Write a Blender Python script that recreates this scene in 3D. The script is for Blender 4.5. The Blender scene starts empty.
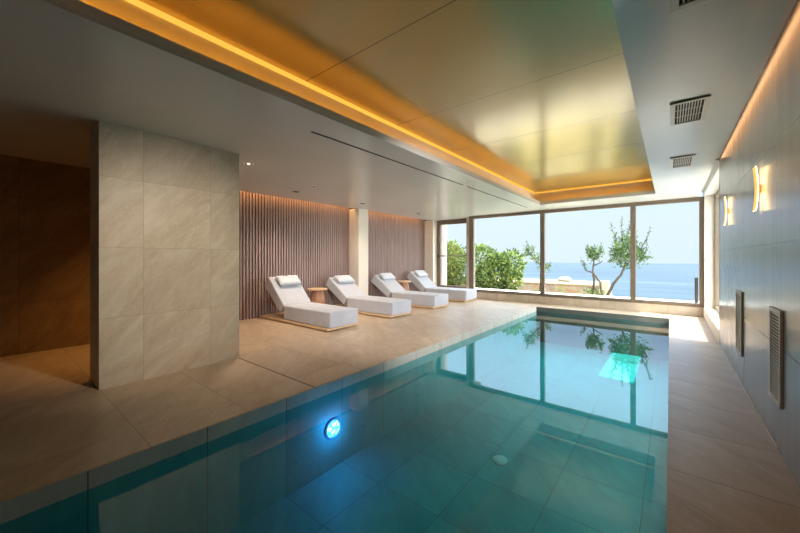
import bpy, bmesh, math, random
from mathutils import Vector, Matrix, noise

random.seed(7)
scn = bpy.context.scene
COL = scn.collection
H = 2.491                      # soffit height
CW = -2.612                    # pool left edge
PB = 8.71                      # pool back edge
PF = -1.2                      # pool front edge (behind the camera)
PR = -0.012                    # pool right edge
WX = 0.538                     # right wall face
WY = 9.365                     # window wall face
WZ = -0.11                     # water level
PZ = -0.86                     # pool floor

# ------------------------------------------------------------------ materials
def srgb(r, g, b):
    f = lambda v: (v / 255 / 12.92) if v / 255 <= 0.04045 else ((v / 255 + 0.055) / 1.055) ** 2.4
    return (f(r), f(g), f(b), 1)


class NT:
    def __init__(self, name):
        self.m = bpy.data.materials.new(name)
        self.m.use_nodes = True
        self.t = self.m.node_tree
        self.t.nodes.clear()
        self.out = self.n('ShaderNodeOutputMaterial')

    def n(self, typ, **kw):
        nd = self.t.nodes.new(typ)
        for k, v in kw.items():
            setattr(nd, k, v)
        return nd

    def l(self, a, b):
        self.t.links.new(a, b)

    def val(self, sock, v):
        if isinstance(v, bpy.types.NodeSocket):
            self.l(v, sock)
        else:
            sock.default_value = v

    def math(self, op, a, b=0.0, c=None):
        nd = self.n('ShaderNodeMath', operation=op)
        self.val(nd.inputs[0], a)
        self.val(nd.inputs[1], b)
        if c is not None:
            self.val(nd.inputs[2], c)
        return nd.outputs[0]

    def mix(self, fac, a, b, blend='MIX'):
        nd = self.n('ShaderNodeMix', data_type='RGBA', blend_type=blend)
        self.val(nd.inputs['Factor'], fac)
        self.val(nd.inputs['A'], a)
        self.val(nd.inputs['B'], b)
        return nd.outputs['Result']

    def coords(self):
        if not hasattr(self, '_c'):
            self._c = self.n('ShaderNodeTexCoord').outputs['Object']
            s = self.n('ShaderNodeSeparateXYZ')
            self.l(self._c, s.inputs[0])
            self._xyz = s.outputs
        return self._c

    def axis(self, i):
        self.coords()
        return self._xyz[i]

    def scaled(self, sx, sy, sz, rot=(0, 0, 0)):
        mp = self.n('ShaderNodeMapping')
        self.l(self.coords(), mp.inputs['Vector'])
        mp.inputs['Scale'].default_value = (sx, sy, sz)
        mp.inputs['Rotation'].default_value = rot
        return mp.outputs[0]

    def noise(self, vec, scale, detail=4, rough=0.55, dist=0.0):
        nd = self.n('ShaderNodeTexNoise')
        self.l(vec, nd.inputs['Vector'])
        nd.inputs['Scale'].default_value = scale
        nd.inputs['Detail'].default_value = detail
        nd.inputs['Roughness'].default_value = rough
        nd.inputs['Distortion'].default_value = dist
        return nd.outputs['Fac']

    def ramp(self, fac, stops):
        nd = self.n('ShaderNodeValToRGB')
        self.l(fac, nd.inputs[0])
        e = nd.color_ramp.elements
        while len(e) < len(stops):
            e.new(0.5)
        for i, (p, c) in enumerate(stops):
            e[i].position = p
            e[i].color = c if len(c) == 4 else (*c, 1)
        return nd.outputs[0]

    def joint(self, i, period, off, width):
        """1 on a joint line of a grid along object axis i."""
        v = self.math('DIVIDE', self.math('SUBTRACT', self.axis(i), off), period)
        f = self.math('FRACT', v)
        d = self.math('ABSOLUTE', self.math('SUBTRACT', f, 0.5))
        return self.math('GREATER_THAN', d, 0.5 - width / (2 * period))

    def cell(self, i, period, off):
        return self.math('FLOOR', self.math('DIVIDE', self.math('SUBTRACT', self.axis(i), off), period))

    def principled(self, color, rough=0.5, metal=0.0, spec=0.5, bump=None, bstr=0.2, bdist=0.01, emit=None, estr=0, **kw):
        p = self.n('ShaderNodeBsdfPrincipled')
        self.val(p.inputs['Base Color'], color)
        self.val(p.inputs['Roughness'], rough)
        self.val(p.inputs['Metallic'], metal)
        self.val(p.inputs['Specular IOR Level'], spec)
        if bump is not None:
            b = self.n('ShaderNodeBump')
            b.inputs['Strength'].default_value = bstr
            b.inputs['Distance'].default_value = bdist
            self.l(bump, b.inputs['Height'])
            self.l(b.outputs[0], p.inputs['Normal'])
        if emit is not None:
            p.inputs['Emission Color'].default_value = emit
            p.inputs['Emission Strength'].default_value = estr
        for k, v in kw.items():
            self.val(p.inputs[k], v)
        self.l(p.outputs[0], self.out.inputs['Surface'])
        return p


def plain(name, color, rough=0.5, metal=0.0, spec=0.5, var=0.06, nscale=8):
    m = NT(name)
    nz = m.noise(m.coords(), nscale)
    dark = tuple(c * (1 - var) for c in color[:3]) + (1,)
    lite = tuple(min(1, c * (1 + var)) for c in color[:3]) + (1,)
    m.principled(m.ramp(nz, [(0.3, dark), (0.7, lite)]), rough, metal, spec)
    return m.m


def emitter(name, color, strength):
    m = NT(name)
    e = m.n('ShaderNodeEmission')
    e.inputs[0].default_value = color
    e.inputs[1].default_value = strength
    m.l(e.outputs[0], m.out.inputs['Surface'])
    return m.m


def stone(name, base, dark, light, joints, jcol, rough=0.35, spec=0.5, vein_rot=(0.3, 0.2, 0.7), cellvar=0.06, vein=0.5):
    """joints: list of (axis, period, offset, width)"""
    m = NT(name)
    c = m.scaled(1, 1, 1, vein_rot)
    st = m.n('ShaderNodeMapping')
    m.l(c, st.inputs['Vector'])
    st.inputs['Scale'].default_value = (1.0, 3.2, 1.0)
    # every tile gets its own cut of the stone
    off = m.math('ADD', m.math('MULTIPLY', m.cell(joints[0][0], joints[0][1], joints[0][2]), 3.71),
                 m.math('MULTIPLY', m.cell(joints[1][0], joints[1][1], joints[1][2]), 7.13))
    add = m.n('ShaderNodeVectorMath', operation='ADD')
    cb = m.n('ShaderNodeCombineXYZ')
    m.l(off, cb.inputs[0]); m.l(off, cb.inputs[2])
    m.l(st.outputs[0], add.inputs[0]); m.l(cb.outputs[0], add.inputs[1])
    v = add.outputs[0]
    n1 = m.noise(v, 1.3, 8, 0.6, 1.2)
    n2 = m.noise(v, 4.5, 6, 0.65, 0.6)
    n3 = m.noise(v, 40, 3, 0.6)
    col = m.ramp(n1, [(0.32, dark), (0.52, base), (0.72, light)])
    vn = m.ramp(m.math('ABSOLUTE', m.math('SUBTRACT', n2, 0.5)), [(0.0, (1, 1, 1, 1)), (0.035, (0, 0, 0, 1))])
    col = m.mix(m.math('MULTIPLY', vn, vein), col, light)
    wn = m.n('ShaderNodeTexWhiteNoise', noise_dimensions='1D')
    m.l(off, wn.inputs['W'])
    gain = m.math('ADD', 1 - cellvar, m.math('MULTIPLY', wn.outputs['Value'], cellvar * 2))
    grain = m.math('ADD', 0.94, m.math('MULTIPLY', n3, 0.12))
    g = m.math('MULTIPLY', gain, grain)
    gc = m.n('ShaderNodeCombineColor')
    for i in range(3):
        m.l(g, gc.inputs[i])
    col = m.mix(1.0, col, gc.outputs[0], 'MULTIPLY')
    j = None
    for (ax, per, of, w) in joints:
        k = m.joint(ax, per, of, w)
        j = k if j is None else m.math('MAXIMUM', j, k)
    col = m.mix(j, col, jcol)
    r = m.math('ADD', rough, m.math('MULTIPLY', n2, 0.12))
    hgt = m.math('SUBTRACT', m.math('MULTIPLY', n3, 0.05), j)
    m.principled(col, r, 0, spec, bump=hgt, bstr=0.25, bdist=0.003)
    return m.m


M = {}
M['floor'] = stone('floor_stone', srgb(194, 171, 144), srgb(180, 155, 127), srgb(208, 188, 164),
                   [(1, 0.64, 0.05, 0.006), (0, 1.28, -2.955, 0.005)], srgb(150, 130, 106), 0.30, 0.55)
M['walk'] = stone('walk_stone', srgb(180, 157, 136), srgb(166, 142, 120), srgb(192, 171, 152),
                  [(1, 0.62, 0.02, 0.008), (0, 4.0, -2.0, 0.004)], srgb(134, 116, 98), 0.32, 0.5)
M['block'] = stone('block_stone', srgb(198, 184, 164), srgb(186, 170, 148), srgb(214, 204, 188),
                   [(1, 0.63, 1.02, 0.003), (2, 0.664, -0.008, 0.003)], srgb(164, 148, 126), 0.38, 0.4,
                   vein_rot=(0.75, 0.1, 0.2), vein=0.45)
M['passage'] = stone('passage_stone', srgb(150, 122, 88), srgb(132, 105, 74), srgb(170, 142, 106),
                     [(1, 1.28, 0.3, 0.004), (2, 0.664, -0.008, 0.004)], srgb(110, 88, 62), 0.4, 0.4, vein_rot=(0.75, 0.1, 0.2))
M['pool'] = stone('pool_stone', srgb(72, 152, 154), srgb(64, 142, 144), srgb(82, 162, 162),
                  [(1, 0.64, 0.385, 0.007), (0, 0.64, -2.1, 0.007), (2, 3.0, -2.0, 0.004)], srgb(74, 104, 102), 0.45, 0.4,
                  cellvar=0.04, vein=0.25)
M['pool_edge'] = stone('pool_edge_stone', srgb(208, 200, 188), srgb(196, 188, 176), srgb(218, 210, 200),
                       [(1, 0.64, 0.385, 0.007), (0, 0.64, -2.1, 0.007)], srgb(120, 116, 108), 0.45, 0.4, cellvar=0.03, vein=0.25)

# right wall: satin grey large-format tile with a fine vertical brush
m = NT('wall_tile_grey')
sv = m.scaled(14, 14, 0.35)
sv2 = m.scaled(3, 3, 0.12)
n1 = m.noise(sv, 3.0, 4, 0.6)
n2 = m.noise(sv2, 2.0, 3, 0.5)
col = m.ramp(n2, [(0.3, srgb(124, 124, 122)), (0.7, srgb(136, 136, 133))])
jj = m.math('MAXIMUM', m.joint(1, 1.26, 0.70, 0.008), m.joint(2, 0.66, -0.004, 0.010))
col = m.mix(jj, col, srgb(62, 62, 62))
hh = m.math('SUBTRACT', m.math('ADD', m.math('MULTIPLY', n1, 0.04), m.math('MULTIPLY', n2, 0.8)), m.math('MULTIPLY', jj, 1.0))
rr = m.math('ADD', 0.20, m.math('MULTIPLY', n1, 0.10))
m.principled(col, rr, 0, 0.75, bump=hh, bstr=0.014, bdist=0.01)
M['wall_grey'] = m.m

# satin painted plaster soffit
m = NT('soffit_paint')
nz = m.noise(m.coords(), 1.1, 3)
m.principled(m.ramp(nz, [(0.3, srgb(197, 195, 190)), (0.7, srgb(205, 203, 198))]), 0.26, 0, 0.45)
M['soffit'] = m.m
m = NT('cove_paint')
nz = m.noise(m.coords(), 3, 3)
m.principled(m.ramp(nz, [(0.3, srgb(205, 196, 180)), (0.7, srgb(212, 204, 190))]), 0.6, 0, 0.3)
M['cove'] = m.m
# gloss lacquer panel in the recess
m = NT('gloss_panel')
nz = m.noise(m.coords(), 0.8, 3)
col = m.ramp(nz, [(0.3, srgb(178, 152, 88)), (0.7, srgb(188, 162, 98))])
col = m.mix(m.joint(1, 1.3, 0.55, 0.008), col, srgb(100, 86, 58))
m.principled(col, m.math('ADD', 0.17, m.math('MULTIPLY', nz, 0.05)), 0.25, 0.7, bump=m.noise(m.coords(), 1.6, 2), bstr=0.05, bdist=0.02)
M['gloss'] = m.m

M['plaster'] = plain('white_plaster', srgb(226, 218, 204), 0.6, 0, 0.3, 0.03, 2)
M['sill'] = stone('sill_stone', srgb(206, 190, 168), srgb(194, 176, 152), srgb(216, 202, 184),
                  [(0, 1.28, -2.6, 0.004), (1, 4, 1.1, 0.004)], srgb(150, 132, 110), 0.4, 0.4)


def wood(name, c1, c2, rough=0.45, stretch=(1, 14, 14), scale=2.2):
    m = NT(name)
    n1 = m.noise(m.scaled(*stretch), scale, 6, 0.6, 0.8)
    n2 = m.noise(m.scaled(*[s * 4 for s in stretch]), scale, 3, 0.6)
    f = m.math('ADD', m.math('MULTIPLY', n1, 0.75), m.math('MULTIPLY', n2, 0.25))
    m.principled(m.ramp(f, [(0.35, c1), (0.65, c2)]), rough, 0, 0.4, bump=n2, bstr=0.08, bdist=0.002)
    return m.m


M['slat'] = wood('walnut_slat', srgb(138, 116, 109), srgb(170, 148, 141), 0.42, (14, 14, 0.6))
M['slat_back'] = plain('slat_backing', srgb(52, 38, 31), 0.7)
M['oak'] = wood('light_oak', srgb(206, 172, 132), srgb(230, 202, 164), 0.45, (1.2, 16, 16))
M['drum_wood'] = wood('reddish_wood', srgb(150, 104, 78), srgb(188, 142, 112), 0.45, (10, 10, 1.2))


def fabric(name, c, weave=420):
    m = NT(name)
    w1 = m.n('ShaderNodeTexWave', bands_direction='X'); m.l(m.coords(), w1.inputs[0]); w1.inputs['Scale'].default_value = weave / 4
    w2 = m.n('ShaderNodeTexWave', bands_direction='Y'); m.l(m.coords(), w2.inputs[0]); w2.inputs['Scale'].default_value = weave / 4
    nz = m.noise(m.coords(), 90, 3)
    big = m.noise(m.coords(), 5, 3)
    hgt = m.math('ADD', m.math('ADD', w1.outputs['Fac'], w2.outputs['Fac']), nz)
    f = m.math('ADD', m.math('MULTIPLY', nz, 0.7), m.math('MULTIPLY', big, 0.3))
    d = tuple(v * 0.86 for v in c[:3]) + (1,)
    l = tuple(min(1, v * 1.1) for v in c[:3]) + (1,)
    m.principled(m.ramp(f, [(0.35, d), (0.65, l)]), 0.85, 0, 0.2, bump=hgt, bstr=0.15, bdist=0.001,
                 **{'Sheen Weight': 0.2, 'Sheen Roughness': 0.5})
    return m.m


M['fabric'] = fabric('grey_fabric', srgb(190, 194, 202))
M['pillow'] = fabric('pillow_fabric', srgb(204, 210, 218))
M['bronze'] = plain('bronze_frame', srgb(128, 114, 97), 0.4, 0.2, 0.5, 0.05)
M['dark_metal'] = plain('dark_metal', srgb(40, 38, 36), 0.5, 0.3)
M['black'] = plain('black_gap', srgb(14, 13, 12), 0.8)
M['vent_metal'] = plain('vent_metal', srgb(168, 158, 144), 0.4, 0.4)
M['steel'] = plain('brushed_steel', srgb(214, 206, 194), 0.45, 0.1)
M['white_metal'] = plain('white_metal', srgb(222, 216, 206), 0.45)
M['brass'] = plain('brass', srgb(190, 140, 70), 0.35, 0.8)
M['led'] = emitter('led_amber', srgb(255, 184, 72), 0.95)
M['sconce_face'] = emitter('sconce_amber', srgb(252, 186, 84), 1.1)
M['sconce_rim'] = emitter('sconce_rim', srgb(255, 214, 150), 7.0)
M['bulb'] = emitter('bulb_warm', srgb(255, 226, 190), 3.0)
M['lens'] = None


def glassy(name, tint, ior, rough=0.0, absorb=None, dens=1.0):
    m = NT(name)
    tr = m.n('ShaderNodeBsdfTransparent'); tr.inputs[0].default_value = tint
    gl = m.n('ShaderNodeBsdfGlossy'); gl.inputs['Roughness'].default_value = rough
    gl.inputs[0].default_value = (1, 1, 1, 1)
    fr = m.n('ShaderNodeFresnel'); fr.inputs[0].default_value = ior
    geo = m.n('ShaderNodeNewGeometry')
    front = m.math('SUBTRACT', 1.0, geo.outputs['Backfacing'])
    fac = m.math('MULTIPLY', fr.outputs[0], front)     # mirror only on the outer face
    mx = m.n('ShaderNodeMixShader')
    m.l(fac, mx.inputs[0]); m.l(tr.outputs[0], mx.inputs[1]); m.l(gl.outputs[0], mx.inputs[2])
    m.l(mx.outputs[0], m.out.inputs['Surface'])
    if absorb:
        va = m.n('ShaderNodeVolumeAbsorption')
        va.inputs['Color'].default_value = absorb
        va.inputs['Density'].default_value = dens
        m.l(va.outputs[0], m.out.inputs['Volume'])
    return m.m


M['glass'] = glassy('window_glass', (0.97, 0.985, 0.98, 1), 1.35)
M['water'] = glassy('pool_water', (1, 1, 1, 1), 1.34, 0.0, (0.0, 0.88, 0.89, 1), 0.8)

# pool lamp lens
m = NT('lamp_lens')
vo = m.n('ShaderNodeTexVoronoi'); m.l(m.coords(), vo.inputs['Vector']); vo.inputs['Scale'].default_value = 26
e = m.n('ShaderNodeEmission')
m.l(m.ramp(vo.outputs['Distance'], [(0.25, srgb(235, 250, 255)), (0.5, srgb(70, 170, 250))]), e.inputs[0])
e.inputs[1].default_value = 3.0
m.l(e.outputs[0], m.out.inputs['Surface'])
M['lens'] = m.m
M['lens_ring'] = plain('lens_ring', srgb(90, 150, 210), 0.35, 0.2)

# outside
M['terrace'] = plain('terrace_white', srgb(232, 228, 218), 0.7, 0, 0.3, 0.03, 3)
M['pink_wall'] = plain('pink_render', srgb(168, 152, 148), 0.8, 0, 0.2, 0.03, 3)
m = NT('sea')
nz = m.noise(m.scaled(0.004, 0.02, 1), 3.0, 5, 0.6)
n2 = m.noise(m.scaled(0.3, 0.8, 1), 2.0, 4, 0.6)
m.principled(m.ramp(nz, [(0.35, srgb(20, 39, 54)), (0.5, srgb(31, 50, 62)), (0.68, srgb(48, 67, 75))]),
             0.5, 0, 0.25, bump=n2, bstr=0.3, bdist=0.3)
M['sea'] = m.m
m = NT('garden_soil')
nz = m.noise(m.coords(), 3, 6, 0.65)
m.principled(m.ramp(nz, [(0.35, srgb(150, 130, 92)), (0.5, srgb(168, 160, 100)), (0.7, srgb(190, 184, 130))]), 0.9, 0, 0.1)
M['soil'] = m.m
m = NT('rubble_wall')
vo = m.n('ShaderNodeTexVoronoi'); m.l(m.coords(), vo.inputs['Vector']); vo.inputs['Scale'].default_value = 5
nz = m.noise(m.coords(), 7, 5)
col = m.mix(nz, vo.outputs['Color'], srgb(150, 122, 110))
col = m.mix(0.82, col, m.ramp(nz, [(0.3, srgb(104, 84, 78)), (0.7, srgb(136, 118, 110))]))
m.principled(col, 0.9, 0, 0.1, bump=vo.outputs['Distance'], bstr=0.4, bdist=0.05)
M['rubble'] = m.m
M['cream'] = plain('cream_stone', srgb(160, 151, 134), 0.8, 0, 0.2, 0.05, 4)
m = NT('dry_grass_bank')
nz = m.noise(m.coords(), 1.2, 6, 0.7)
m.principled(m.ramp(nz, [(0.35, srgb(90, 94, 62)), (0.5, srgb(120, 118, 88)), (0.65, srgb(150, 143, 122))]), 0.95, 0, 0.1)
M['bank'] = m.m
M['bark'] = wood('bark', srgb(60, 52, 46), srgb(92, 82, 74), 0.85, (6, 6, 2))


def leaf(name, a, b, c):
    m = NT(name)
    oi = m.n('ShaderNodeNewGeometry')
    nz = m.noise(m.coords(), 3.5, 2)
    f = m.math('ADD', m.math('MULTIPLY', oi.outputs['Random Per Island'], 0.65), m.math('MULTIPLY', nz, 0.35))
    col = m.ramp(f, [(0.15, a), (0.5, b), (0.85, c)])
    d = m.n('ShaderNodeBsdfPrincipled')
    m.l(col, d.inputs['Base Color']); d.inputs['Roughness'].default_value = 0.5
    d.inputs['Specular IOR Level'].default_value = 0.3
    t = m.n('ShaderNodeBsdfTranslucent'); m.l(col, t.inputs[0])
    mx = m.n('ShaderNodeMixShader'); mx.inputs[0].default_value = 0.4
    m.l(d.outputs[0], mx.inputs[1]); m.l(t.outputs[0], mx.inputs[2])
    m.l(mx.outputs[0], m.out.inputs['Surface'])
    return m.m


M['leaf_a'] = leaf('leaf_bright', srgb(44, 68, 32), srgb(92, 116, 56), srgb(150, 164, 94))
M['leaf_b'] = leaf('leaf_yellow', srgb(66, 86, 42), srgb(116, 132, 66), srgb(164, 170, 104))
M['leaf_c'] = leaf('leaf_deep', srgb(46, 70, 42), srgb(86, 112, 66), srgb(130, 150, 96))

# ------------------------------------------------------------------ mesh helpers
def box(bm, x0, x1, y0, y1, z0, z1, mi=0):
    vs = [bm.verts.new((x, y, z)) for z in (z0, z1) for y in (y0, y1) for x in (x0, x1)]
    for f in ((0, 2, 3, 1), (4, 5, 7, 6), (0, 1, 5, 4), (1, 3, 7, 5), (3, 2, 6, 7), (2, 0, 4, 6)):
        bm.faces.new([vs[i] for i in f]).material_index = mi
    return vs


def hexa(bm, p):
    """8 points: bottom ring 4 then top ring 4"""
    vs = [bm.verts.new(q) for q in p]
    for f in ((3, 2, 1, 0), (4, 5, 6, 7), (0, 1, 5, 4), (1, 2, 6, 5), (2, 3, 7, 6), (3, 0, 4, 7)):
        bm.faces.new([vs[i] for i in f])
    return vs


def lathe(bm, prof, seg=32, axis='z', c=(0, 0, 0), capa=True, capb=True):
    rings = []
    for r, h in prof:
        ring = []
        for k in range(seg):
            a = 2 * math.pi * k / seg
            u, v = r * math.cos(a), r * math.sin(a)
            q = {'z': (u, v, h), 'x': (h, u, v), 'y': (v, h, u)}[axis]
            ring.append(bm.verts.new((q[0] + c[0], q[1] + c[1], q[2] + c[2])))
        rings.append(ring)
    for a, b in zip(rings, rings[1:]):
        for k in range(seg):
            bm.faces.new((a[k], a[(k + 1) % seg], b[(k + 1) % seg], b[k]))
    if capa:
        bm.faces.new(list(reversed(rings[0])))
    if capb:
        bm.faces.new(rings[-1])


def tube(bm, pts, rads, seg=8):
    pts = [Vector(p) for p in pts]
    rings = []
    up0 = Vector((0.3, 0.9, 0.1))
    for i, p in enumerate(pts):
        d = (pts[min(i + 1, len(pts) - 1)] - pts[max(i - 1, 0)]).normalized()
        a = d.cross(up0)
        if a.length < 1e-3:
            a = d.cross(Vector((1, 0, 0)))
        a.normalize(); b = d.cross(a)
        rings.append([bm.verts.new(p + (a * math.cos(2 * math.pi * k / seg) + b * math.sin(2 * math.pi * k / seg)) * rads[i]) for k in range(seg)])
    for r0, r1 in zip(rings, rings[1:]):
        for k in range(seg):
            bm.faces.new((r0[k], r0[(k + 1) % seg], r1[(k + 1) % seg], r1[k]))
    bm.faces.new(list(reversed(rings[0]))); bm.faces.new(rings[-1])


def obj(name, bm, mat, parent=None, bevel=0.0, seg=2, smooth=False, loc=None):
    bmesh.ops.recalc_face_normals(bm, faces=bm.faces)
    me = bpy.data.meshes.new(name)
    bm.to_mesh(me); bm.free()
    for mm in (mat if isinstance(mat, (list, tuple)) else [mat]):
        me.materials.append(mm)
    o = bpy.data.objects.new(name, me)
    COL.objects.link(o)
    if parent is not None:
        o.parent = parent
    if loc:
        o.location = loc
    if bevel:
        md = o.modifiers.new('bevel', 'BEVEL'); md.width = bevel; md.segments = seg; md.limit_method = 'ANGLE'
        md.angle_limit = math.radians(40)
    if smooth or bevel:
        me.polygons.foreach_set('use_smooth', [True] * len(me.polygons))
        if bevel:
            wn = o.modifiers.new('wn', 'WEIGHTED_NORMAL'); wn.keep_sharp = True
        if smooth == 'angle':
            me.set_sharp_from_angle(angle=math.radians(40))
    return o


def boxes(name, lst, mat, parent=None, **kw):
    bm = bmesh.new()
    for b in lst:
        box(bm, *b)
    return obj(name, bm, mat, parent, **kw)


def struct(o):
    o['kind'] = 'structure'
    return o


def thing(name, label, cat, loc=(0, 0, 0), group=None):
    o = bpy.data.objects.new(name, None)
    COL.objects.link(o)
    o.location = loc; o.empty_display_size = 0.1
    return tag(o, label, cat, group)


def tag(o, label, cat, group=None):
    o['label'] = label; o['category'] = cat
    if group:
        o['group'] = group
    return o


def dup(root, loc, label=None):
    r = root.copy(); COL.objects.link(r); r.location = loc
    if label:
        r['label'] = label
    for ch in list(root.children):
        c = ch.copy(); COL.objects.link(c); c.parent = r
        for g in list(ch.children):
            d = g.copy(); COL.objects.link(d); d.parent = c
    return r


# ------------------------------------------------------------------ setting: floor and pool
bm = bmesh.new()
box(bm, -6.75, CW, -2.6, 9.5, -0.10, 0)
box(bm, -6.75, -4.66, 9.5, 9.9, -0.10, 0)
box(bm, CW, PR, PB, 9.5, -0.10, 0, 0)
box(bm, CW, PR, -2.6, PF, -0.10, 0, 0)
box(bm, PR, 0.80, -2.6, 9.5, -0.10, 0, 1)
struct(obj('floor', bm, [M['floor'], M['walk']]))
boxes_pool = [(CW - 0.12, CW, PF - 0.12, PB + 0.12, PZ - 0.1, -0.002),
              (PR, PR + 0.12, PF - 0.12, PB + 0.12, PZ - 0.1, -0.101),
              (CW, PR, PB, PB + 0.12, PZ - 0.1, -0.101),
              (CW, PR, PF - 0.12, PF, PZ - 0.1, -0.101),
              (CW, PR, PF, PB, PZ - 0.1, PZ)]
boxes_pool[0] = (CW - 0.12, CW, PF - 0.12, PB + 0.12, PZ - 0.1, -0.101)
bm = bmesh.new()
for b in boxes_pool:
    box(bm, *b)
# pale stone facing right up to the deck edge
box(bm, CW, CW + 0.006, PF, PB, PZ, WZ)
box(bm, CW + 0.006, PR, PB - 0.006, PB, PZ, WZ)
box(bm, CW, CW + 0.006, PF, PB, WZ, -0.004, 1)
box(bm, CW + 0.006, PR, PB - 0.006, PB, WZ, -0.004, 1)
struct(obj('floor_pool', bm, [M['pool'], M['pool_edge']]))
w = boxes('pool_water', [(CW - 0.004, PR + 0.004, PF - 0.004, PB + 0.004, PZ - 0.004, WZ)], M['water'])
tag(w, 'clear still blue-green water filling the long indoor pool', 'water')
w['kind'] = 'stuff'
# dark expansion joint in the deck
j = boxes('trim_1', [(-4.10, CW, 1.964, 1.976, 0.0, 0.0015)], M['dark_metal']); struct(j)

# ------------------------------------------------------------------ setting: ceiling
RL, RR, RB, RF = -2.419, -0.224, 8.36, -1.4     # recess outline
CB = 0.18                                        # cove depth behind the lip
ZP = 2.825
bm = bmesh.new()
box(bm, -6.36, -4.66, 9.5, 9.9, H, 3.05)
box(bm, -6.36, RL - CB, -2.6, 9.5, H, 3.05)               # left soffit
box(bm, RR + CB, 0.465, -2.6, 9.5, H, 3.05)               # right soffit
box(bm, RL - CB, RR + CB, RB + CB, 9.5, H, 3.05)          # soffit at the window
box(bm, RL - CB, RR + CB, -2.6, RF - CB, H, 3.05)         # soffit behind the camera
box(bm, -6.9, -6.36, -2.6, 2.06, H, 3.05)                 # over the passage
box(bm, -6.9, -6.36, 2.06, 9.9, 2.62, 3.05)              # above the light slot
box(bm, 0.465, WX, -2.6, 6.5, 2.62, 3.05)
box(bm, 0.465, WX + 0.24, 6.5, 9.5, 2.60, 3.05)
box(bm, 0.535, WX + 0.24, 6.5, 9.5, H, 2.60)
struct(obj('ceiling', bm, M['soffit']))
t = 0.02
lipz = 2.572
bm = bmesh.new()
box(bm, RL - CB, RL, RF, RB, H, H + t, 1)
box(bm, RL - t, RL, RF, RB, H + t, lipz)
box(bm, RL - CB, RR + CB, RB, RB + CB, H, H + t, 1)
box(bm, RL - t, RR + t, RB, RB + t, H + t, lipz)
box(bm, RR, RR + CB, RF, RB, H, H + t, 1)
box(bm, RR, RR + t, RF, RB, H + t, lipz)
box(bm, RL - CB, RR + CB, RF - CB, RF, H, H + t, 1)
box(bm, RL - t, RR + t, RF - t, RF, H + t, lipz)
struct(obj('trim_2', bm, [M['cove'], M['soffit']]))
bm = bmesh.new()
box(bm, RL - CB, RR + CB, RF - CB, RB + CB, ZP, 3.0)
struct(obj('ceiling_panel', bm, M['gloss']))
bm = bmesh.new()
e = 0.004
box(bm, RL - CB, RL - CB + e, RF, RB + CB, H + t, ZP)
box(bm, RL - CB, RR + CB, RB + CB - e, RB + CB, H + t, ZP)
struct(obj('trim_3', bm, M['cove']))
# visible amber led lines at the top of the cove
led = thing('cove_light_strip', 'amber light strip glowing along the long left edge of the ceiling recess', 'light', (RL - CB, 3.5, ZP - 0.02), 'amber ceiling cove lights')
boxes('light_line', [(0.006, 0.022, RF - 3.5, RB + CB - 0.02 - 3.5, -0.016, 0.018)], M['led'], led)
led2 = thing('cove_light_strip', 'amber light strip glowing along the short window end of the ceiling recess', 'light', (-1.3, RB + CB, ZP - 0.02), 'amber ceiling cove lights')
boxes('light_line', [(RL - CB + 1.33, RR + CB + 1.27, -0.022, -0.006, -0.006, 0.018)], M['led'], led2)

# roof over the slab keeps the sky out
struct(boxes('ceiling_roof', [(-7.2, 0.95, -3.0, 10.0, 3.06, 3.3)], M['terrace']))

# ------------------------------------------------------------------ setting: walls
struct(boxes('wall_right', [(WX, WX + 0.25, -2.6, 6.5, -0.1, 3.0)], M['wall_grey']))
struct(boxes('baseboard_right', [(WX - 0.008, WX, 3.19, 6.46, 0.0, 0.014)], M['white_metal']))
struct(boxes('wall_back', [(-6.9, 0.8, -2.85, -2.6, -0.1, 3.05)], M['block']))
struct(boxes('wall_partition', [(-4.516, -4.108, 0.683, 1.98, 0, H)], M['block']))
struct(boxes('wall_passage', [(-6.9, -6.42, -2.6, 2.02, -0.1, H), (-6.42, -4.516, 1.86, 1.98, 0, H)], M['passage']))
struct(boxes('wall_left', [(-6.9, -6.60, 2.02, 9.90, -0.1, 2.62)], M['slat_back']))
struct(boxes('wall_column', [(-6.60, -6.20, 6.04, 6.385, 0, H)], M['plaster']))
struct(boxes('wall_pilaster', [(-6.60, -6.20, 9.50, 9.90, 0, H)], M['plaster']))
# sills under the glass
struct(boxes('wall_window', [(-4.80, WX + 0.2, WY, WY + 0.14, 0, 0.195), (-6.20, -4.80, 9.75, 9.89, 0, 0.16), (-4.97, -4.86, WY + 0.14, 9.89, 0, H), (-7.0, -6.20, 9.90, 10.0, -0.1, 3.05)], M['sill']))
struct(boxes('trim_4', [(WX, WX + 0.26, 6.5, 9.36, 0, 0.20)], M['plaster']))
struct(boxes('wall_corner', [(0.549, 0.79, 9.23, 9.50, 0.2, H)], M['plaster']))
struct(boxes('trim_5', [(WX, WX + 0.25, 6.46, 6.5, 0, H)], M['plaster']))


# slat panels
def slats(name, y0, y1, label):
    r = thing(name, label, 'wall panel', (-6.597, (y0 + y1) / 2, 0), 'walnut slat panels')
    cy = (y0 + y1) / 2
    n = int((y1 - y0) / 0.064)
    bm = bmesh.new()
    for k in range(n):
        yc = y0 + (k + 0.5) * (y1 - y0) / n - cy
        box(bm, 0.012, 0.062, yc - 0.021, yc + 0.021, 0.0, 2.54)
    obj('slat', bm, M['slat'], r)
    boxes('backing', [(0.0, 0.012, y0 - cy, y1 - cy, 0.0, 2.54)], M['slat_back'], r)
    return r


slats('slat_panel', 2.065, 6.035, 'long dark walnut slatted wall panel between pale stone block and column')
slats('slat_panel', 6.39, 9.49, 'shorter walnut slatted wall panel between the column and the window')

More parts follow.
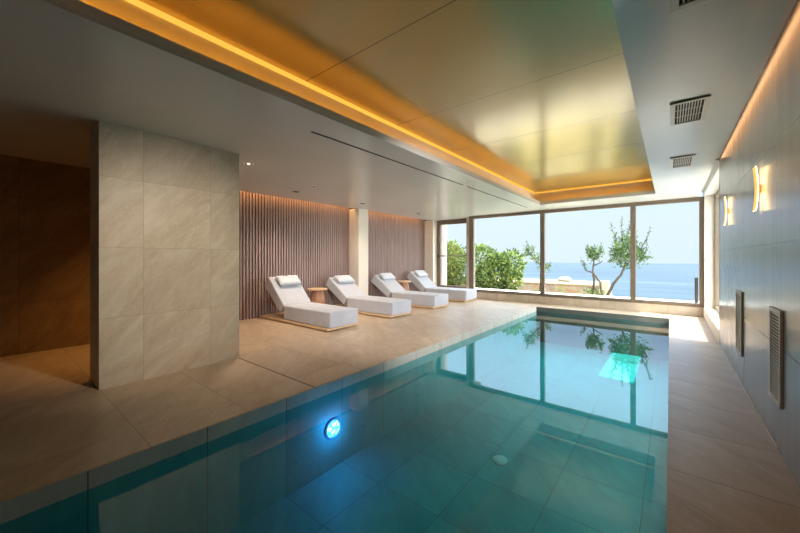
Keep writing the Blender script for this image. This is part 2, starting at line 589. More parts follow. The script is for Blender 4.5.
# ------------------------------------------------------------------ windows
GZ0, GZ1 = 0.195, H
mull = [(-5.95, -5.88), (-4.80, -4.655), (-2.71, -2.60), (-0.715, -0.61), (0.475, 0.549)]
FY0, FY1 = WY - 0.01, WY + 0.09
GZB = GZ0
for i in range(4):
    FY0, FY1 = WY - 0.01, WY + 0.09
    GZ0 = GZB
    PY = WY
    a = mull[i][0] if i in (0, 1) else (mull[i][0] + mull[i][1]) / 2
    b = mull[i + 1][1] if i == 3 else (mull[i + 1][0] + mull[i + 1][1]) / 2
    la = mull[i][1]; lb = mull[i + 1][0]
    if i == 0:
        a, la, lb, b = -6.195, -6.125, -4.995, -4.87
        FY0, FY1 = 9.74, 9.84
        PY, GZ0 = 9.75, 0.16
    bm = bmesh.new()
    box(bm, a, la, FY0, FY1, GZ0, GZ1)
    box(bm, lb, b, FY0, FY1, GZ0, GZ1)
    box(bm, la, lb, FY0, FY1, GZ1 - 0.085, GZ1)
    box(bm, la, lb, FY0, FY1, GZ0, GZ0 + 0.075)
    wf = struct(obj('window_%d' % (i + 1), bm, M['bronze'], bevel=0.004))
    if i == 0:
        s = 0.07
        sash = boxes('sash', [(la, la + s, FY0 - 0.02, FY1 - 0.02, GZ0 + 0.075, GZ1 - 0.085),
                              (lb - s, lb, FY0 - 0.02, FY1 - 0.02, GZ0 + 0.075, GZ1 - 0.085),
                              (la + s, lb - s, FY0 - 0.02, FY1 - 0.02, GZ1 - 0.085 - s, GZ1 - 0.085),
                              (la + s, lb - s, FY0 - 0.02, FY1 - 0.02, GZ0 + 0.075, GZ0 + 0.075 + s)], M['bronze'], wf, bevel=0.004)
        bm = bmesh.new()
        tube(bm, [(la + 0.02, FY0 - 0.05, 1.29), (lb - 0.02, FY0 - 0.05, 1.29)], [0.019, 0.019], 10)
        rail = obj('safety_rail', bm, M['bronze'], wf, smooth=True)
        for xx in (la + 0.02, lb - 0.03):
            bm = bmesh.new()
            lathe(bm, [(0.034, 0.0), (0.034, 0.05)], 14, 'y', (xx, FY0 - 0.075, 1.29))
            obj('rail_bracket', bm, M['dark_metal'], wf, smooth='angle')
        la += s; lb -= s
    boxes('pane', [(la - 0.01, lb + 0.01, PY + 0.045, PY + 0.057, GZ0 + 0.06, GZ1 - 0.07)], M['glass'], wf)
# side window in the right wall
bm = bmesh.new()
sx0, sx1 = 0.70, 0.77
for (y0, y1) in ((6.5, 6.57), (7.86, 7.93), (9.16, 9.23)):
    box(bm, sx0, sx1, y0, y1, 0.2, H)
for (y0, y1) in ((6.57, 7.86), (7.93, 9.16)):
    box(bm, sx0, sx1, y0, y1, H - 0.07, H)
    box(bm, sx0, sx1, y0, y1, 0.2, 0.26)
wf = struct(obj('window_5', bm, M['bronze'], bevel=0.004))
for (y0, y1) in ((6.56, 7.87), (7.92, 9.17)):
    boxes('pane', [(0.73, 0.742, y0, y1, 0.25, H - 0.06)], M['glass'], wf)

# ------------------------------------------------------------------ loungers
W = 0.64


def prism_y(bm, prof, y0, y1):
    a = [bm.verts.new((x, y0, z)) for x, z in prof]
    b = [bm.verts.new((x, y1, z)) for x, z in prof]
    n = len(prof)
    bm.faces.new(a); bm.faces.new(list(reversed(b)))
    for i in range(n):
        bm.faces.new((a[i], a[(i + 1) % n], b[(i + 1) % n], b[i]))


LX = -5.40    # local origin of a lounger along x
root = thing('sun_lounger', 'light grey upholstered lounger nearest the stone block, first of the four', 'lounger', (LX, 3.907, 0), 'grey sun loungers along the slatted wall')
L = lambda x: x - LX
hw = W / 2
boxes('platform', [(L(-6.50), L(-4.385), -hw - 0.03, hw - 0.005, 0.016, 0.056)], M['oak'], root, bevel=0.004)
boxes('plinth', [(L(-6.45), L(-4.46), -hw + 0.05, hw - 0.05, 0.0, 0.014)], M['dark_metal'], root)
bm = bmesh.new(); box(bm, L(-5.70), L(-4.35), -hw, hw, 0.057, 0.322)
o = obj('seat_mattress', bm, M['fabric'], root, bevel=0.022, seg=4)
hx, hz = -5.700, 0.322


def back_profile(deg, ln):
    a = math.radians(deg)
    d = Vector((-math.cos(a), math.sin(a))); nn = Vector((-math.sin(a), -math.cos(a)))
    p0 = Vector((hx, hz)); p1 = p0 + d * ln
    return p0, d, nn, (p0, p1, p1 + nn * 0.245, p0 + nn * 0.200)


def back_mesh(deg, ln):
    bm = bmesh.new(); prism_y(bm, [(L(q.x), q.y) for q in back_profile(deg, ln)[3]], -hw, hw)
    return bm


RECLINE = ((44.0, 0.755), (35.0, 0.775), (36.0, 0.765), (40.0, 0.755))     # each backrest set to its own slope
obj('backrest', back_mesh(*RECLINE[0]), M['fabric'], root, bevel=0.022, seg=4)
# piping seams along the mattress edges
bm = bmesh.new()
for yy in (-hw, hw):
    tube(bm, [(L(-5.69), yy, 0.30), (L(-4.36), yy, 0.30)], [0.004, 0.004], 6)
tube(bm, [(L(-4.35), -hw, 0.30), (L(-4.35), hw, 0.30)], [0.004, 0.004], 6)
obj('piping', bm, M['fabric'], o)
boxes('hinge_block', [(L(-5.83), L(-5.72), -0.2, 0.2, 0.056, 0.17)], M['oak'], root)
loungers = [root]
lab = ['light grey upholstered lounger second from the stone block, in front of the column\'s left side',
       'light grey upholstered lounger third from the stone block, just right of the column',
       'light grey upholstered lounger nearest the window, farthest of the four']
for yc, lb_, rec in zip((5.50, 7.06, 8.65), lab, RECLINE[1:]):
    lo = dup(root, (LX, yc, 0), lb_)
    loungers.append(lo)
    bk = [c for c in lo.children if c.name.startswith('backrest')][0]
    bm = back_mesh(*rec)
    bmesh.ops.recalc_face_normals(bm, faces=bm.faces)
    me = bpy.data.meshes.new('backrest'); bm.to_mesh(me); bm.free()
    me.materials.append(M['fabric'])
    me.polygons.foreach_set('use_smooth', [True] * len(me.polygons))
    bk.data = me

# pillows: a soft cushion shape resting on the slope
def pillow_mesh():
    bm = bmesh.new()
    nx, ny = 14, 22
    a, b, th = 0.125, 0.255, 0.048
    grid = {}
    for s in (1, -1):
        for i in range(nx + 1):
            for k in range(ny + 1):
                u, v = -1 + 2 * i / nx, -1 + 2 * k / ny
                edge = (1 - u ** 4) * (1 - v ** 6)
                if edge <= 1e-9 and s == -1:
                    grid[s, i, k] = grid[1, i, k]; continue
                pin = 1 - 0.05 * (1 - abs(u)) * abs(v) ** 3
                x = a * u * (1 - 0.06 * (1 - v * v)*0)
                y = b * v * pin
                z = s * th * max(edge, 0) ** 0.45
                if s == 1:
                    z *= 1 + 0.12 * noise.noise(Vector((u * 2, v * 2, 1.3)))
                grid[s, i, k] = bm.verts.new((x, y, z))
    for s in (1, -1):
        for i in range(nx):
            for k in range(ny):
                f = [grid[s, i, k], grid[s, i + 1, k], grid[s, i + 1, k + 1], grid[s, i, k + 1]]
                if len(set(f)) == 4:
                    bm.faces.new(f)
    return bm


def rest(o, yc, deg, ln):
    p0, d, nn, _ = back_profile(deg, ln)
    pc = p0 + d * (ln - 0.18) - nn * 0.060
    o.location = (pc.x, yc, pc.y)
    o.rotation_euler = (0, math.radians(deg), 0)


pil = obj('headrest_pillow', pillow_mesh(), M['pillow'], smooth=True)
rest(pil, 3.94, *RECLINE[0])
tag(pil, 'small pale pillow on the lounger nearest the stone block', 'pillow', 'pale headrest pillows on the loungers')
for yc, rec, lb_ in zip((5.52, 7.08, 8.66), RECLINE[1:], ('small pale pillow on the second lounger from the stone block',
                                         'small pale pillow on the lounger just right of the column',
                                         'small pale pillow on the lounger nearest the window')):
    c = pil.copy(); COL.objects.link(c); c['label'] = lb_; rest(c, yc, *rec)

# ------------------------------------------------------------------ side tables
tb = thing('side_table', 'round wooden side table with barrel base between the first two loungers', 'table', (-6.15, 4.72, 0), 'round wooden side tables')
bm = bmesh.new(); lathe(bm, [(0.20, 0.505), (0.215, 0.512), (0.215, 0.535), (0.208, 0.54)], 40)
obj('table_top', bm, M['oak'], tb, smooth='angle')
bm = bmesh.new(); lathe(bm, [(0.10, 0.0), (0.13, 0.06), (0.158, 0.17), (0.165, 0.27), (0.155, 0.36), (0.125, 0.45), (0.10, 0.503)], 40)
obj('barrel_base', bm, M['drum_wood'], tb, smooth='angle')
dup(tb, (-6.15, 7.86, 0), 'round wooden side table between the two loungers nearest the window')

# ------------------------------------------------------------------ ceiling fittings
def vent(y0, y1, label):
    x0, x1 = 0.0, 0.25
    cx, cy = (x0 + x1) / 2, (y0 + y1) / 2
    r = thing('ceiling_vent', label, 'vent', (cx, cy, H), 'square ceiling air vents by the right wall')
    hx, hy, f = (x1 - x0) / 2, (y1 - y0) / 2, 0.035
    boxes('backing', [(-hx + 0.01, hx - 0.01, -hy + 0.01, hy - 0.01, -0.003, -0.001)], M['black'], r)
    fr_ = boxes('frame', [(-hx, -hx + f, -hy, hy, -0.014, -0.003), (hx - f, hx, -hy, hy, -0.014, -0.003),
                    (-hx + f, hx - f, -hy, -hy + f, -0.014, -0.003), (-hx + f, hx - f, hy - f, hy, -0.014, -0.003)], M['vent_metal'], r, bevel=0.002)
    bm = bmesh.new()
    n = 10
    for k in range(1, n):
        x = -hx + f + (2 * hx - 2 * f) * k / n
        box(bm, x - 0.0035, x + 0.0035, -hy + f, hy - f, -0.011, -0.004)
    for k in range(1, 3):
        y = -hy + f + (2 * hy - 2 * f) * k / 3
        box(bm, -hx + f, hx - f, y - 0.0025, y + 0.0025, -0.0085, -0.004)
    obj('louver', bm, M['vent_metal'], fr_)


vent(1.62, 2.22, 'grey ceiling air vent cut by the photo\'s top edge, nearest of three')
vent(3.55, 4.13, 'grey ceiling air vent in the middle of the row of three')
vent(5.47, 6.08, 'grey ceiling air vent nearest the window, smallest in view')


def slot(y0, y1, label):
    o = boxes('ceiling_slot_diffuser', [(-2.822, -2.800, y0, y1, H - 0.004, H - 0.0005)], M['black'])
    tag(o, label, 'air slot', 'thin black slot diffusers in the ceiling')


slot(2.08, 5.25, 'thin black ceiling slot running from above the deck, longer nearer piece')
slot(5.42, 8.60, 'thin black ceiling slot nearer the window, farther piece')


def downlight(x, y, label, lit):
    r = thing('downlight', label, 'light', (x, y, H), 'small recessed ceiling downlights')
    bm = bmesh.new(); lathe(bm, [(0.055, -0.006), (0.062, -0.004), (0.062, -0.001)], 28, capa=False, capb=False)
    lathe(bm, [(0.055, -0.006), (0.046, -0.001)], 28, capa=False, capb=False)
    obj('trim_ring', bm, M['white_metal'] if lit else M['dark_metal'], r, smooth='angle')
    bm = bmesh.new(); lathe(bm, [(0.047, -0.0025), (0.047, -0.0005)], 28)
    obj('recess', bm, M['dark_metal'], r)
    bm = bmesh.new(); lathe(bm, [(0.012, -0.006), (0.022, -0.0045), (0.022, -0.0025)], 20)
    obj('bulb', bm, M['bulb'] if lit else M['dark_metal'], r)


downlight(-4.43, 2.26, 'lit ceiling downlight just right of the stone block\'s top corner', True)
downlight(-5.60, 3.78, 'dark ceiling downlight above the first lounger', False)
downlight(-5.60, 5.58, 'dark ceiling downlight in front of the column top', False)
downlight(-5.62, 7.83, 'dark ceiling downlight nearest the window', False)
sp = thing('ceiling_sprinkler', 'tiny ceiling sprinkler head between the slot and the slatted wall', 'sprinkler', (-4.88, 3.66, H))
bm = bmesh.new(); lathe(bm, [(0.03, -0.006), (0.034, -0.003), (0.034, 0)], 20); obj('rose', bm, M['white_metal'], sp, smooth='angle')
bm = bmesh.new(); lathe(bm, [(0.018, -0.022), (0.018, -0.018), (0.006, -0.017), (0.006, -0.006)], 16); obj('deflector', bm, M['dark_metal'], sp, smooth='angle')

# ------------------------------------------------------------------ right wall fittings
def grille(y0, y1, z0, z1, label):
    cy, cz = (y0 + y1) / 2, (z0 + z1) / 2
    r = thing('wall_grille', label, 'grille', (WX, cy, z0), 'tall louvred grilles on the grey wall')
    hy, hz, f = (y1 - y0) / 2, (z1 - z0), 0.03
    boxes('backing', [(-0.004, -0.001, -hy + 0.005, hy - 0.005, 0.005, hz - 0.005)], M['black'], r)
    fr_ = boxes('frame', [(-0.014, 0, -hy, -hy + f, 0, hz), (-0.014, 0, hy - f, hy, 0, hz),
                    (-0.014, 0, -hy + f, hy - f, 0, f), (-0.014, 0, -hy + f, hy - f, hz - f, hz)], M['steel'], r, bevel=0.002)
    bm = bmesh.new()
    n = 26
    for k in range(n):
        z = f + (hz - 2 * f) * (k + 0.5) / n
        box(bm, -0.010, -0.003, -hy + f, hy - f, z - 0.0045, z + 0.0045)
    obj('louver', bm, M['steel'], fr_)


grille(3.06, 3.345, 0.295, 0.895, 'tall louvred wall grille nearer the camera on the grey tiled wall')
grille(4.51, 4.84, 0.285, 0.895, 'tall louvred wall grille farther away, nearer the window')


def sconce(y, z, label):
    r = thing('wall_sconce', label, 'wall lamp', (WX, y, z), 'curved glowing sconces on the grey wall')
    hh_, hw_ = 0.165, 0.055
    def xs(tt):     # bowed plate: middle near the wall, ends away
        return -0.020 - 0.012 * tt * tt
    n = 14
    def plate(x_off, w, th):
        bm = bmesh.new()
        rows = []
        for k in range(n + 1):
            tt = -1 + 2 * k / n
            x = xs(tt) + x_off
            rows.append([bm.verts.new(v) for v in ((x, -w, tt * hh_), (x, w, tt * hh_), (x - th, w, tt * hh_), (x - th, -w, tt * hh_))])
        for a, b in zip(rows, rows[1:]):
            for i in range(4):
                bm.faces.new((a[i], a[(i + 1) % 4], b[(i + 1) % 4], b[i]))
        bm.faces.new(rows[0]); bm.faces.new(list(reversed(rows[-1])))
        return bm
    obj('shade', plate(-0.004, hw_ * 0.72, 0.004), M['sconce_face'], r, smooth='angle')
    obj('light_edge', plate(0.0, hw_, 0.004), M['sconce_rim'], r, smooth='angle')
    boxes('wall_mount', [(-0.020, 0, -0.01, 0.03, -0.03, 0.03)], M['brass'], r, bevel=0.003)
    return r


sconce(3.70, 1.745, 'curved amber wall sconce nearer the camera, higher in the photo')
sconce(5.52, 1.775, 'curved amber wall sconce farther along, nearer the window')

# ------------------------------------------------------------------ pool fittings
r = thing('pool_light', 'round glowing blue underwater lamp on the pool\'s left wall', 'pool light', (CW + 0.006, 2.18, -0.465))
bm = bmesh.new(); lathe(bm, [(0.10, 0), (0.10, 0.012), (0.085, 0.02), (0.078, 0.012)], 36, 'x', capb=False); obj('bezel', bm, M['lens_ring'], r, smooth='angle')
bm = bmesh.new(); lathe(bm, [(0.08, 0.004), (0.078, 0.014), (0.04, 0.02), (0.004, 0.022)], 36, 'x'); obj('lens', bm, M['lens'], r, smooth=True)
dr = thing('pool_drain', 'round pale drain cover on the pool floor', 'drain', (-1.36, 3.34, PZ))
bm = bmesh.new(); lathe(bm, [(0.075, 0), (0.075, 0.012), (0.065, 0.016)], 32); obj('cover', bm, M['white_metal'], dr, smooth='angle')
boxes('grate', [(-0.05, 0.05, yy - 0.004, yy + 0.004, 0.0165, 0.018) for yy in (-0.045, -0.015, 0.015, 0.045)], M['white_metal'], dr)

# ------------------------------------------------------------------ outside
struct(boxes('ground_terrace', [(-8.5, 4.5, 9.52, 11.6, -0.2, 0.10), (0.80, 4.5, 4.0, 9.52, -0.2, 0.10)], M['terrace']))
# garden bed dropping to the sea on the right
bm = bmesh.new()
hexa(bm, [(-40, 11.6, -3), (-1.25, 11.6, -3), (-1.6, 16.8, -3), (-40, 16.8, -3), (-40, 11.6, 0.02), (-1.25, 11.6, 0.02), (-1.6, 16.8, -0.45), (-40, 16.8, -0.45)])
struct(obj('ground_garden', bm, M['soil']))
bm = bmesh.new()
hexa(bm, [(-60, 16.8, -10), (-1.7, 16.8, -10), (-2.6, 30, -10), (-60, 34, -10), (-60, 16.8, -0.45), (-1.9, 16.8, -0.45), (-3.0, 25, -0.30), (-60, 30, -0.25)])
struct(obj('ground_bank', bm, M['bank']))
bm = bmesh.new()
hexa(bm, [(-900, -100, -12), (900, -100, -12), (900, 900, -12), (-900, 900, -12), (-900, -100, -10.2), (900, -100, -10.2), (900, 900, -10.2), (-900, 900, -10.2)])
struct(obj('ground_sea', bm, M['sea']))
# rubble wall with cream coping and end block
rw = thing('garden_wall', 'low pinkish rubble garden wall beyond the terrace with pale coping', 'wall', (-7, 16.1, -0.5))
boxes('rubble', [(-9, 5.0, -0.12, 0.12, -0.2, 0.56)], M['rubble'], rw, bevel=0.02)
boxes('coping', [(-9, 4.85, -0.16, 0.16, 0.56, 0.62)], M['cream'], rw, bevel=0.01)
boxes('end_block', [(4.72, 5.06, -0.2, 0.2, -0.2, 0.77)], M['cream'], rw, bevel=0.015)


def rock(name, loc, s, mat, label):
    bm = bmesh.new()
    bmesh.ops.create_icosphere(bm, subdivisions=3, radius=1)
    for v in bm.verts:
        k = 1 + 0.25 * noise.noise(v.co * 1.7 + Vector(loc))
        v.co = Vector((v.co.x * s[0], v.co.y * s[1], v.co.z * s[2])) * k
    o = obj(name, bm, mat, smooth=True, loc=loc)
    tag(o, label, 'rock')


rock('boulder', (-5.4, 24, -0.20), (0.38, 0.3, 0.2), M['cream'], 'pale rounded boulder on the grassy bank behind the rubble wall')
po = boxes('terrace_post', [(0.44, 0.50, 10.2, 10.26, 0.10, 0.77)], M['dark_metal'], bevel=0.004)
tag(po, 'short dark post on the terrace at the right edge of the window', 'post')
bd = boxes('exterior_building', [(-8.4, -6.92, 11.45, 11.6, 0.10, 3.6)], M['pink_wall'])
tag(bd, 'pale pink rendered wall end seen through the narrow left window', 'wall')


def leafquad(bm, p, d, up, ln, wd):
    d = d.normalized()
    s = d.cross(up)
    if s.length < 1e-3:
        s = d.cross(Vector((1, 0, 0)))
    s.normalize()
    nrm = s.cross(d)
    a = p; b = p + d * ln * 0.5 + s * wd * 0.5 + nrm * ln * 0.06; c = p + d * ln - nrm * ln * 0.08; e_ = p + d * ln * 0.5 - s * wd * 0.5 + nrm * ln * 0.06
    vs = [bm.verts.new(q) for q in (a, b, c, e_)]
    bm.faces.new((vs[0], vs[1], vs[2])); bm.faces.new((vs[0], vs[2], vs[3]))


def rv():
    while True:
        v = Vector((random.uniform(-1, 1), random.uniform(-1, 1), random.uniform(-1, 1)))
        if 0.05 < v.length < 1:
            return v.normalized()


def bush(name, label, loc, blobs, n, mat, ln=0.16, group=None):
    """blobs: (dx, dy, dz, rx, ry, rz)"""
    r = thing(name, label, 'bush', loc, group)
    bm = bmesh.new()
    tot = sum(b[3] * b[5] for b in blobs)
    for b in blobs:
        for k in range(int(n * b[3] * b[5] / tot)):
            v = rv()
            rad = random.uniform(0.45, 1.0) ** 0.5
            rad *= 1 + 0.28 * noise.noise(v * 2.6 + Vector(b[:3]))
            p = Vector((b[0] + v.x * b[3] * rad, b[1] + v.y * b[4] * rad, b[2] + v.z * b[5] * rad))
            if p.z < 0.02:
                continue
            d = (v + rv() * 0.9 + Vector((0, 0, 0.25)))
            leafquad(bm, p, d, rv(), ln * random.uniform(0.7, 1.35), ln * random.uniform(0.35, 0.55))
    obj('foliage', bm, mat, r)
    bm = bmesh.new()
    for b in blobs:
        tube(bm, [(b[0] * 0.3, b[1] * 0.3, -0.05), (b[0] * 0.7, b[1] * 0.6, b[2] * 0.5), (b[0], b[1], b[2] + b[5] * 0.4)], [0.05, 0.035, 0.012], 6)
    obj('stem', bm, M['bark'], r, smooth=True)
    return r


bush('bush', 'large rounded bright green bush outside the second window pane', (-5.6, 13.1, -0.12),
     [(-0.55, 0, 1.22, 0.62, 0.6, 0.66), (0.0, -0.1, 0.60, 0.75, 0.6, 0.60), (0.72, 0, 1.05, 0.42, 0.5, 0.58), (-0.6, -0.1, 0.4, 0.6, 0.5, 0.45),
      (0.75, -0.1, 0.5, 0.36, 0.45, 0.4), (0.2, 0, 1.08, 0.4, 0.4, 0.42)], 4600, M['leaf_a'])
bush('shrub', 'yellow-green leafy shrub outside the narrow left window', (-7.62, 13.1, -0.12),
     [(-0.5, 0, 1.0, 0.6, 0.5, 0.95), (0.0, 0.0, 1.25, 0.5, 0.45, 0.78), (0.2, 0, 0.5, 0.3, 0.4, 0.5)], 3000, M['leaf_b'])
bush('hedge_bush', 'darker green bush behind the shrub in the narrow left window', (-8.6, 14.6, -0.2),
     [(0, 0, 1.2, 0.9, 0.6, 0.95), (0.8, 0, 0.9, 0.6, 0.5, 0.8)], 2000, M['leaf_c'])


def tree(name, label, base, limbs, clusters, shoots, mat, n, ln=0.085):
    r = thing(name, label, 'tree', base)
    B = Vector(base)
    bm = bmesh.new()
    for pts, r0, r1 in limbs:
        P = [Vector(p) - B for p in pts]
        # resample with slight bends
        Q = []; R = []
        for i in range(len(P) - 1):
            for k in range(3):
                tt = k / 3
                Q.append(P[i].lerp(P[i + 1], tt) + rv() * 0.012)
        Q.append(P[-1])
        for i in range(len(Q)):
            R.append(r0 + (r1 - r0) * i / (len(Q) - 1))
        tube(bm, Q, R, 8)
    obj('trunk', bm, M['bark'], r, smooth=True)
    bm = bmesh.new()
    sh = []
    for (c, rx, ry, rz, k) in clusters:
        c = Vector(c) - B
        for i in range(k):
            v = rv(); rad = random.uniform(0.2, 1.0)
            p = c + Vector((v.x * rx, v.y * ry, v.z * rz)) * rad
            leafquad(bm, p, v * 0.6 + rv() * 0.7 + Vector((0, 0, 0.7)), rv(), ln * random.uniform(0.7, 1.4), ln * 0.42)
    for (a, b, k) in shoots:
        a = Vector(a) - B; b = Vector(b) - B
        mid = a.lerp(b, 0.5) + rv() * 0.05
        bs = bmesh.new(); sh.append(bs); tube(bs, [a, mid, b], [0.014, 0.009, 0.004], 5)
        k = int(k * 2.4)
        for i in range(k):
            tt = (i + random.random()) / k
            p = a.lerp(mid, tt * 2) if tt < 0.5 else mid.lerp(b, tt * 2 - 1)
            leafquad(bm, p + rv() * 0.03, (b - a).normalized() * 0.7 + rv(), rv(), ln * random.uniform(0.7, 1.3) * (1.1 - 0.4 * tt), ln * 0.4)
    obj('foliage', bm, mat, r)
    for bs in sh:
        obj('branch', bs, M['bark'], r, smooth=True)
    return r


Y = 12.3
tree('tree', 'leafy small tree with upright shoots behind the right window mullion', (-1.57, Y, 0.0),
     [([(-1.57, Y, -0.05), (-1.38, Y, 0.41), (-1.17, Y, 0.70), (-1.07, Y, 0.98), (-1.0, Y, 1.35)], 0.05, 0.02),
      ([(-1.07, Y, 0.98), (-0.8, Y + 0.05, 1.3), (-0.62, Y, 1.5)], 0.02, 0.01),
      ([(-1.10, Y, 0.9), (-1.3, Y - 0.05, 1.3), (-1.38, Y, 1.6)], 0.02, 0.01)],
     [((-1.05, Y, 1.40), 0.42, 0.36, 0.50, 760), ((-1.28, Y, 1.35), 0.22, 0.25, 0.35, 260), ((-0.72, Y, 1.25), 0.26, 0.25, 0.36, 300), ((-1.0, Y, 1.75), 0.26, 0.2, 0.26, 160), ((-1.1, Y, 0.98), 0.22, 0.2, 0.18, 60)],
     [((-1.25, Y, 1.4), (-1.46, Y, 2.34), 26), ((-1.1, Y, 1.5), (-1.15, Y + .05, 2.48), 28), ((-1.0, Y, 1.5), (-0.93, Y, 2.33), 24),
      ((-0.85, Y, 1.4), (-0.8, Y, 2.02), 18), ((-0.75, Y, 1.35), (-0.44, Y, 2.12), 24), ((-0.7, Y, 1.2), (-0.39, Y, 1.22), 14),
      ((-1.3, Y, 1.2), (-1.52, Y, 1.12), 12), ((-1.25, Y, 1.5), (-1.3, Y, 2.0), 18), ((-0.7, Y, 1.1), (-0.52, Y, 1.65), 16)],
     M['leaf_c'], 0)
tB = tree('tree', 'thin bent two-stemmed tree left of the right window mullion', (-1.80, Y, 0.0),
     [([(-1.64, Y - .1, -0.05), (-1.73, Y, 0.46), (-1.9, Y, 0.74), (-2.13, Y, 0.83), (-2.21, Y, 1.15)], 0.042, 0.014),
      ([(-1.97, Y + .1, -0.05), (-1.9, Y, 0.55), (-1.93, Y, 0.83), (-1.9, Y, 1.09), (-1.96, Y, 1.4)], 0.04, 0.012),
      ([(-1.9, Y, 0.98), (-1.72, Y, 1.08), (-1.66, Y, 1.14)], 0.02, 0.012)],
     [((-1.92, Y, 1.3), 0.17, 0.16, 0.26, 210), ((-2.0, Y, 1.45), 0.14, 0.14, 0.18, 90), ((-1.74, Y, 1.4), 0.12, 0.12, 0.22, 90), ((-1.9, Y, 0.1), 0.34, 0.2, 0.14, 130)],
     [((-2.0, Y, 1.2), (-2.1, Y, 1.64), 14), ((-1.85, Y, 1.2), (-1.7, Y, 1.72), 16), ((-2.13, Y, 0.85), (-2.27, Y, 1.2), 10), ((-1.92, Y, 1.3), (-1.88, Y, 1.66), 12)],
     M['leaf_c'], 0)
tB.scale = (1.04, 1.04, 1.04); tB.location = (-1.80 * 1.05, Y * 1.05, -0.06)
tree('tree', 'small leafy tree hidden partly by the middle window mullion', (-3.55, Y, 0.0),
     [([(-3.55, Y, -0.05), (-3.52, Y, 0.5), (-3.50, Y, 0.92), (-3.8, Y, 1.25), (-4.05, Y, 1.6)], 0.045, 0.012),
      ([(-3.5, Y, 0.85), (-3.34, Y, 0.85), (-3.22, Y, 1.0)], 0.02, 0.008)],
     [((-3.95, Y, 1.45), 0.2, 0.18, 0.24, 110), ((-3.75, Y, 1.2), 0.22, 0.18, 0.2, 110), ((-3.5, Y, 0.92), 0.2, 0.18, 0.2, 90), ((-3.32, Y, 0.85), 0.14, 0.15, 0.2, 50), ((-4.08, Y, 1.3), 0.1, 0.1, 0.12, 30)],
     [((-3.95, Y, 1.5), (-4.02, Y, 1.85), 12), ((-3.4, Y, 0.9), (-3.2, Y, 1.02), 10), ((-3.9, Y, 1.3), (-4.12, Y, 1.66), 12), ((-3.8, Y, 1.4), (-3.75, Y, 1.62), 8)],
     M['leaf_c'], 0)

# ------------------------------------------------------------------ lights
def light(name, typ, loc, energy, color, rot=(0, 0, 0), **kw):
    ld = bpy.data.lights.new(name, typ)
    ld.energy = energy; ld.color = color[:3]
    for k, v in kw.items():
        setattr(ld, k, v)
    o = bpy.data.objects.new(name, ld)
    COL.objects.link(o); o.location = loc; o.rotation_euler = rot
    return o


sd = Vector((1.0, -0.17, 1.87)).normalized()
sun = light('sun', 'SUN', (6, 5, 9), 11.0, srgb(255, 246, 232), angle=0.009)
sun.rotation_euler = sd.to_track_quat('Z', 'Y').to_euler()
AMB = srgb(255, 172, 52)
WARM = srgb(255, 190, 120)
AMB2 = srgb(255, 188, 112)
# cove led channel hidden behind the lip
light('cove_led_long', 'AREA', (RL - 0.03, 3.5, H + 0.05), 12, AMB, (0, math.radians(90), 0), shape='RECTANGLE', size=0.035, size_y=9.6)
light('cove_led_end', 'AREA', (-1.32, RB + 0.03, H + 0.05), 2.4, AMB, (math.radians(90), 0, math.pi), shape='RECTANGLE', size=2.1, size_y=0.035)
# slot above the slat panels, grazing down
light('slat_led_long', 'AREA', (-6.45, 4.05, 2.60), 8, AMB2, (0, 0, 0), shape='RECTANGLE', size=0.04, size_y=3.9)
light('slat_led_short', 'AREA', (-6.45, 7.8, 2.60), 5.5, AMB2, (0, 0, 0), shape='RECTANGLE', size=0.04, size_y=2.8)
# slot above the right wall
light('wall_led', 'AREA', (0.50, 2.2, 2.60), 3.2, srgb(255, 186, 124), (0, 0, 0), shape='RECTANGLE', size=0.03, size_y=8.4)
for y, z in ((3.70, 1.745), (5.52, 1.775)):
    for s in (1, -1):
        light('sconce_lamp', 'SPOT', (WX - 0.045, y, z + s * 0.14), 2.2, srgb(255, 190, 120), (0, math.radians(158 if s > 0 else 22) * (-1), 0), spot_size=math.radians(60), spot_blend=0.9, shadow_soft_size=0.01)
# ceiling downlights over the loungers and deck
for x, y, e_ in ((-4.43, 2.26, 70), (-5.60, 3.78, 120), (-5.60, 5.58, 85), (-5.62, 7.83, 45)):
    light('downlight_lamp', 'SPOT', (x, y, H - 0.02), e_, srgb(255, 232, 208), (0, 0, 0), spot_size=math.radians(120), spot_blend=0.9, shadow_soft_size=0.10)
# passage behind the stone block
light('passage_lamp', 'SPOT', (-5.45, 1.4, H - 0.05), 80, srgb(255, 186, 104), (0, math.radians(6), 0), spot_size=math.radians(84), spot_blend=1.0, shadow_soft_size=0.14)
light('added_fill_spot', 'SPOT', (-0.12, 1.7, H - 0.03), 430, srgb(255, 236, 212), spot_size=math.radians(42), spot_blend=1.0, shadow_soft_size=0.12).rotation_euler = (Vector((-0.12, 1.7, H)) - Vector((-4.1, 1.3, 1.15))).to_track_quat('Z', 'Y').to_euler()  # added fill without a fitting, out of view, brightens the stone block
light('added_fill_spot', 'SPOT', (-0.12, 1.75, H - 0.03), 1100, srgb(252, 248, 248), spot_size=math.radians(56), spot_blend=1.0, shadow_soft_size=0.15).rotation_euler = (Vector((-0.12, 1.75, H)) - Vector((-4.5, 5.4, 0.45))).to_track_quat('Z', 'Y').to_euler()  # second added fill, also unseen, lifts the lounger fronts
# underwater light: unseen fill strip added to brighten the pool, then the blue lamp
light('added_pool_fill', 'AREA', (PR - 0.02, 5.0, -0.38), 10, srgb(190, 250, 250), (0, math.radians(90), 0), shape='RECTANGLE', size=0.12, size_y=6.0)
light('pool_lamp', 'POINT', (CW + 0.12, 2.18, -0.465), 4, srgb(20, 165, 255), shadow_soft_size=0.06)

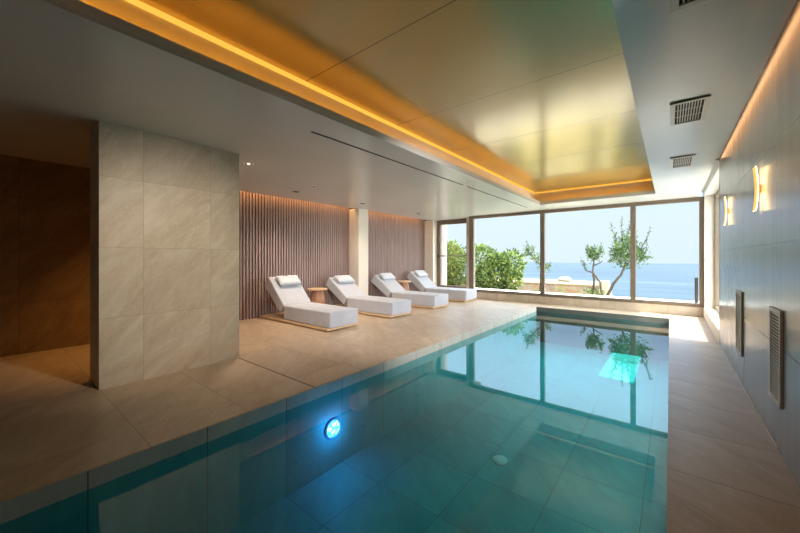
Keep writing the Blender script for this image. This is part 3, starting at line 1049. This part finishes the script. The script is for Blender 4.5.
# ------------------------------------------------------------------ sky
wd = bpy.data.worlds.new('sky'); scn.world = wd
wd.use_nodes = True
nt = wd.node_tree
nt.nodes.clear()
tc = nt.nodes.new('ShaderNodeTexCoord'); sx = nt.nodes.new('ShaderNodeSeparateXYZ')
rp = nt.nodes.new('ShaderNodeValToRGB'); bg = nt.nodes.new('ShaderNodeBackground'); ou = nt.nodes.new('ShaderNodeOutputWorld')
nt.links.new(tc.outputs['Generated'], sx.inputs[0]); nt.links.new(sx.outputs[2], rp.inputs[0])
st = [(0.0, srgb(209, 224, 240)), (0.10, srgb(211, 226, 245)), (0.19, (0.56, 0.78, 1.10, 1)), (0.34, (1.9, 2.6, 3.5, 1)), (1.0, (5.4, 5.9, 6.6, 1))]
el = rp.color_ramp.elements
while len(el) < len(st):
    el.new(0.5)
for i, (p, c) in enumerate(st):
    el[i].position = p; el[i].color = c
# hazy glow of the sky on the sun's side
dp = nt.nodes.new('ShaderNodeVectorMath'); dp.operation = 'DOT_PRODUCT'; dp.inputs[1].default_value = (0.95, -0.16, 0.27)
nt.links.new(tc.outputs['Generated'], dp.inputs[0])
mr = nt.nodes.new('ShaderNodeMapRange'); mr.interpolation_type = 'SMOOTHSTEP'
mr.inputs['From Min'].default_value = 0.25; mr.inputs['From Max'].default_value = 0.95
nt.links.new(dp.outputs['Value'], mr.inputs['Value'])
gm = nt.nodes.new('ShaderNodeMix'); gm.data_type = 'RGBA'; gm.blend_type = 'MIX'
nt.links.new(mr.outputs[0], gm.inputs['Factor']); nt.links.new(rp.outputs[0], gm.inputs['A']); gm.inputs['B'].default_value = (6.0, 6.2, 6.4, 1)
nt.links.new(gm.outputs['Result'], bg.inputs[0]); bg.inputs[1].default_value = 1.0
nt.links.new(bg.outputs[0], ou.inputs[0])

# ------------------------------------------------------------------ camera and view
cd = bpy.data.cameras.new('camera'); cam = bpy.data.objects.new('camera', cd); COL.objects.link(cam)
cd.sensor_fit = 'HORIZONTAL'; cd.sensor_width = 36.0
cd.lens = 336.474 / 800 * 36
cd.shift_y = -(266.5 - 257.974) / 800
cd.clip_start = 0.02; cd.clip_end = 3000
cam.location = (0, 0, 1.22)
cam.rotation_euler = (math.pi / 2, 0, math.radians(38.744))
scn.camera = cam
vs = scn.view_settings
vs.view_transform = 'Standard'; vs.look = 'None'; vs.exposure = 0.40; vs.gamma = 1.0
vs.use_curve_mapping = False
scn.cycles.max_bounces = 10
scn.cycles.diffuse_bounces = 5
scn.cycles.glossy_bounces = 5
scn.cycles.transparent_max_bounces = 16
scn.cycles.sample_clamp_indirect = 6
scn.cycles.use_denoising = True
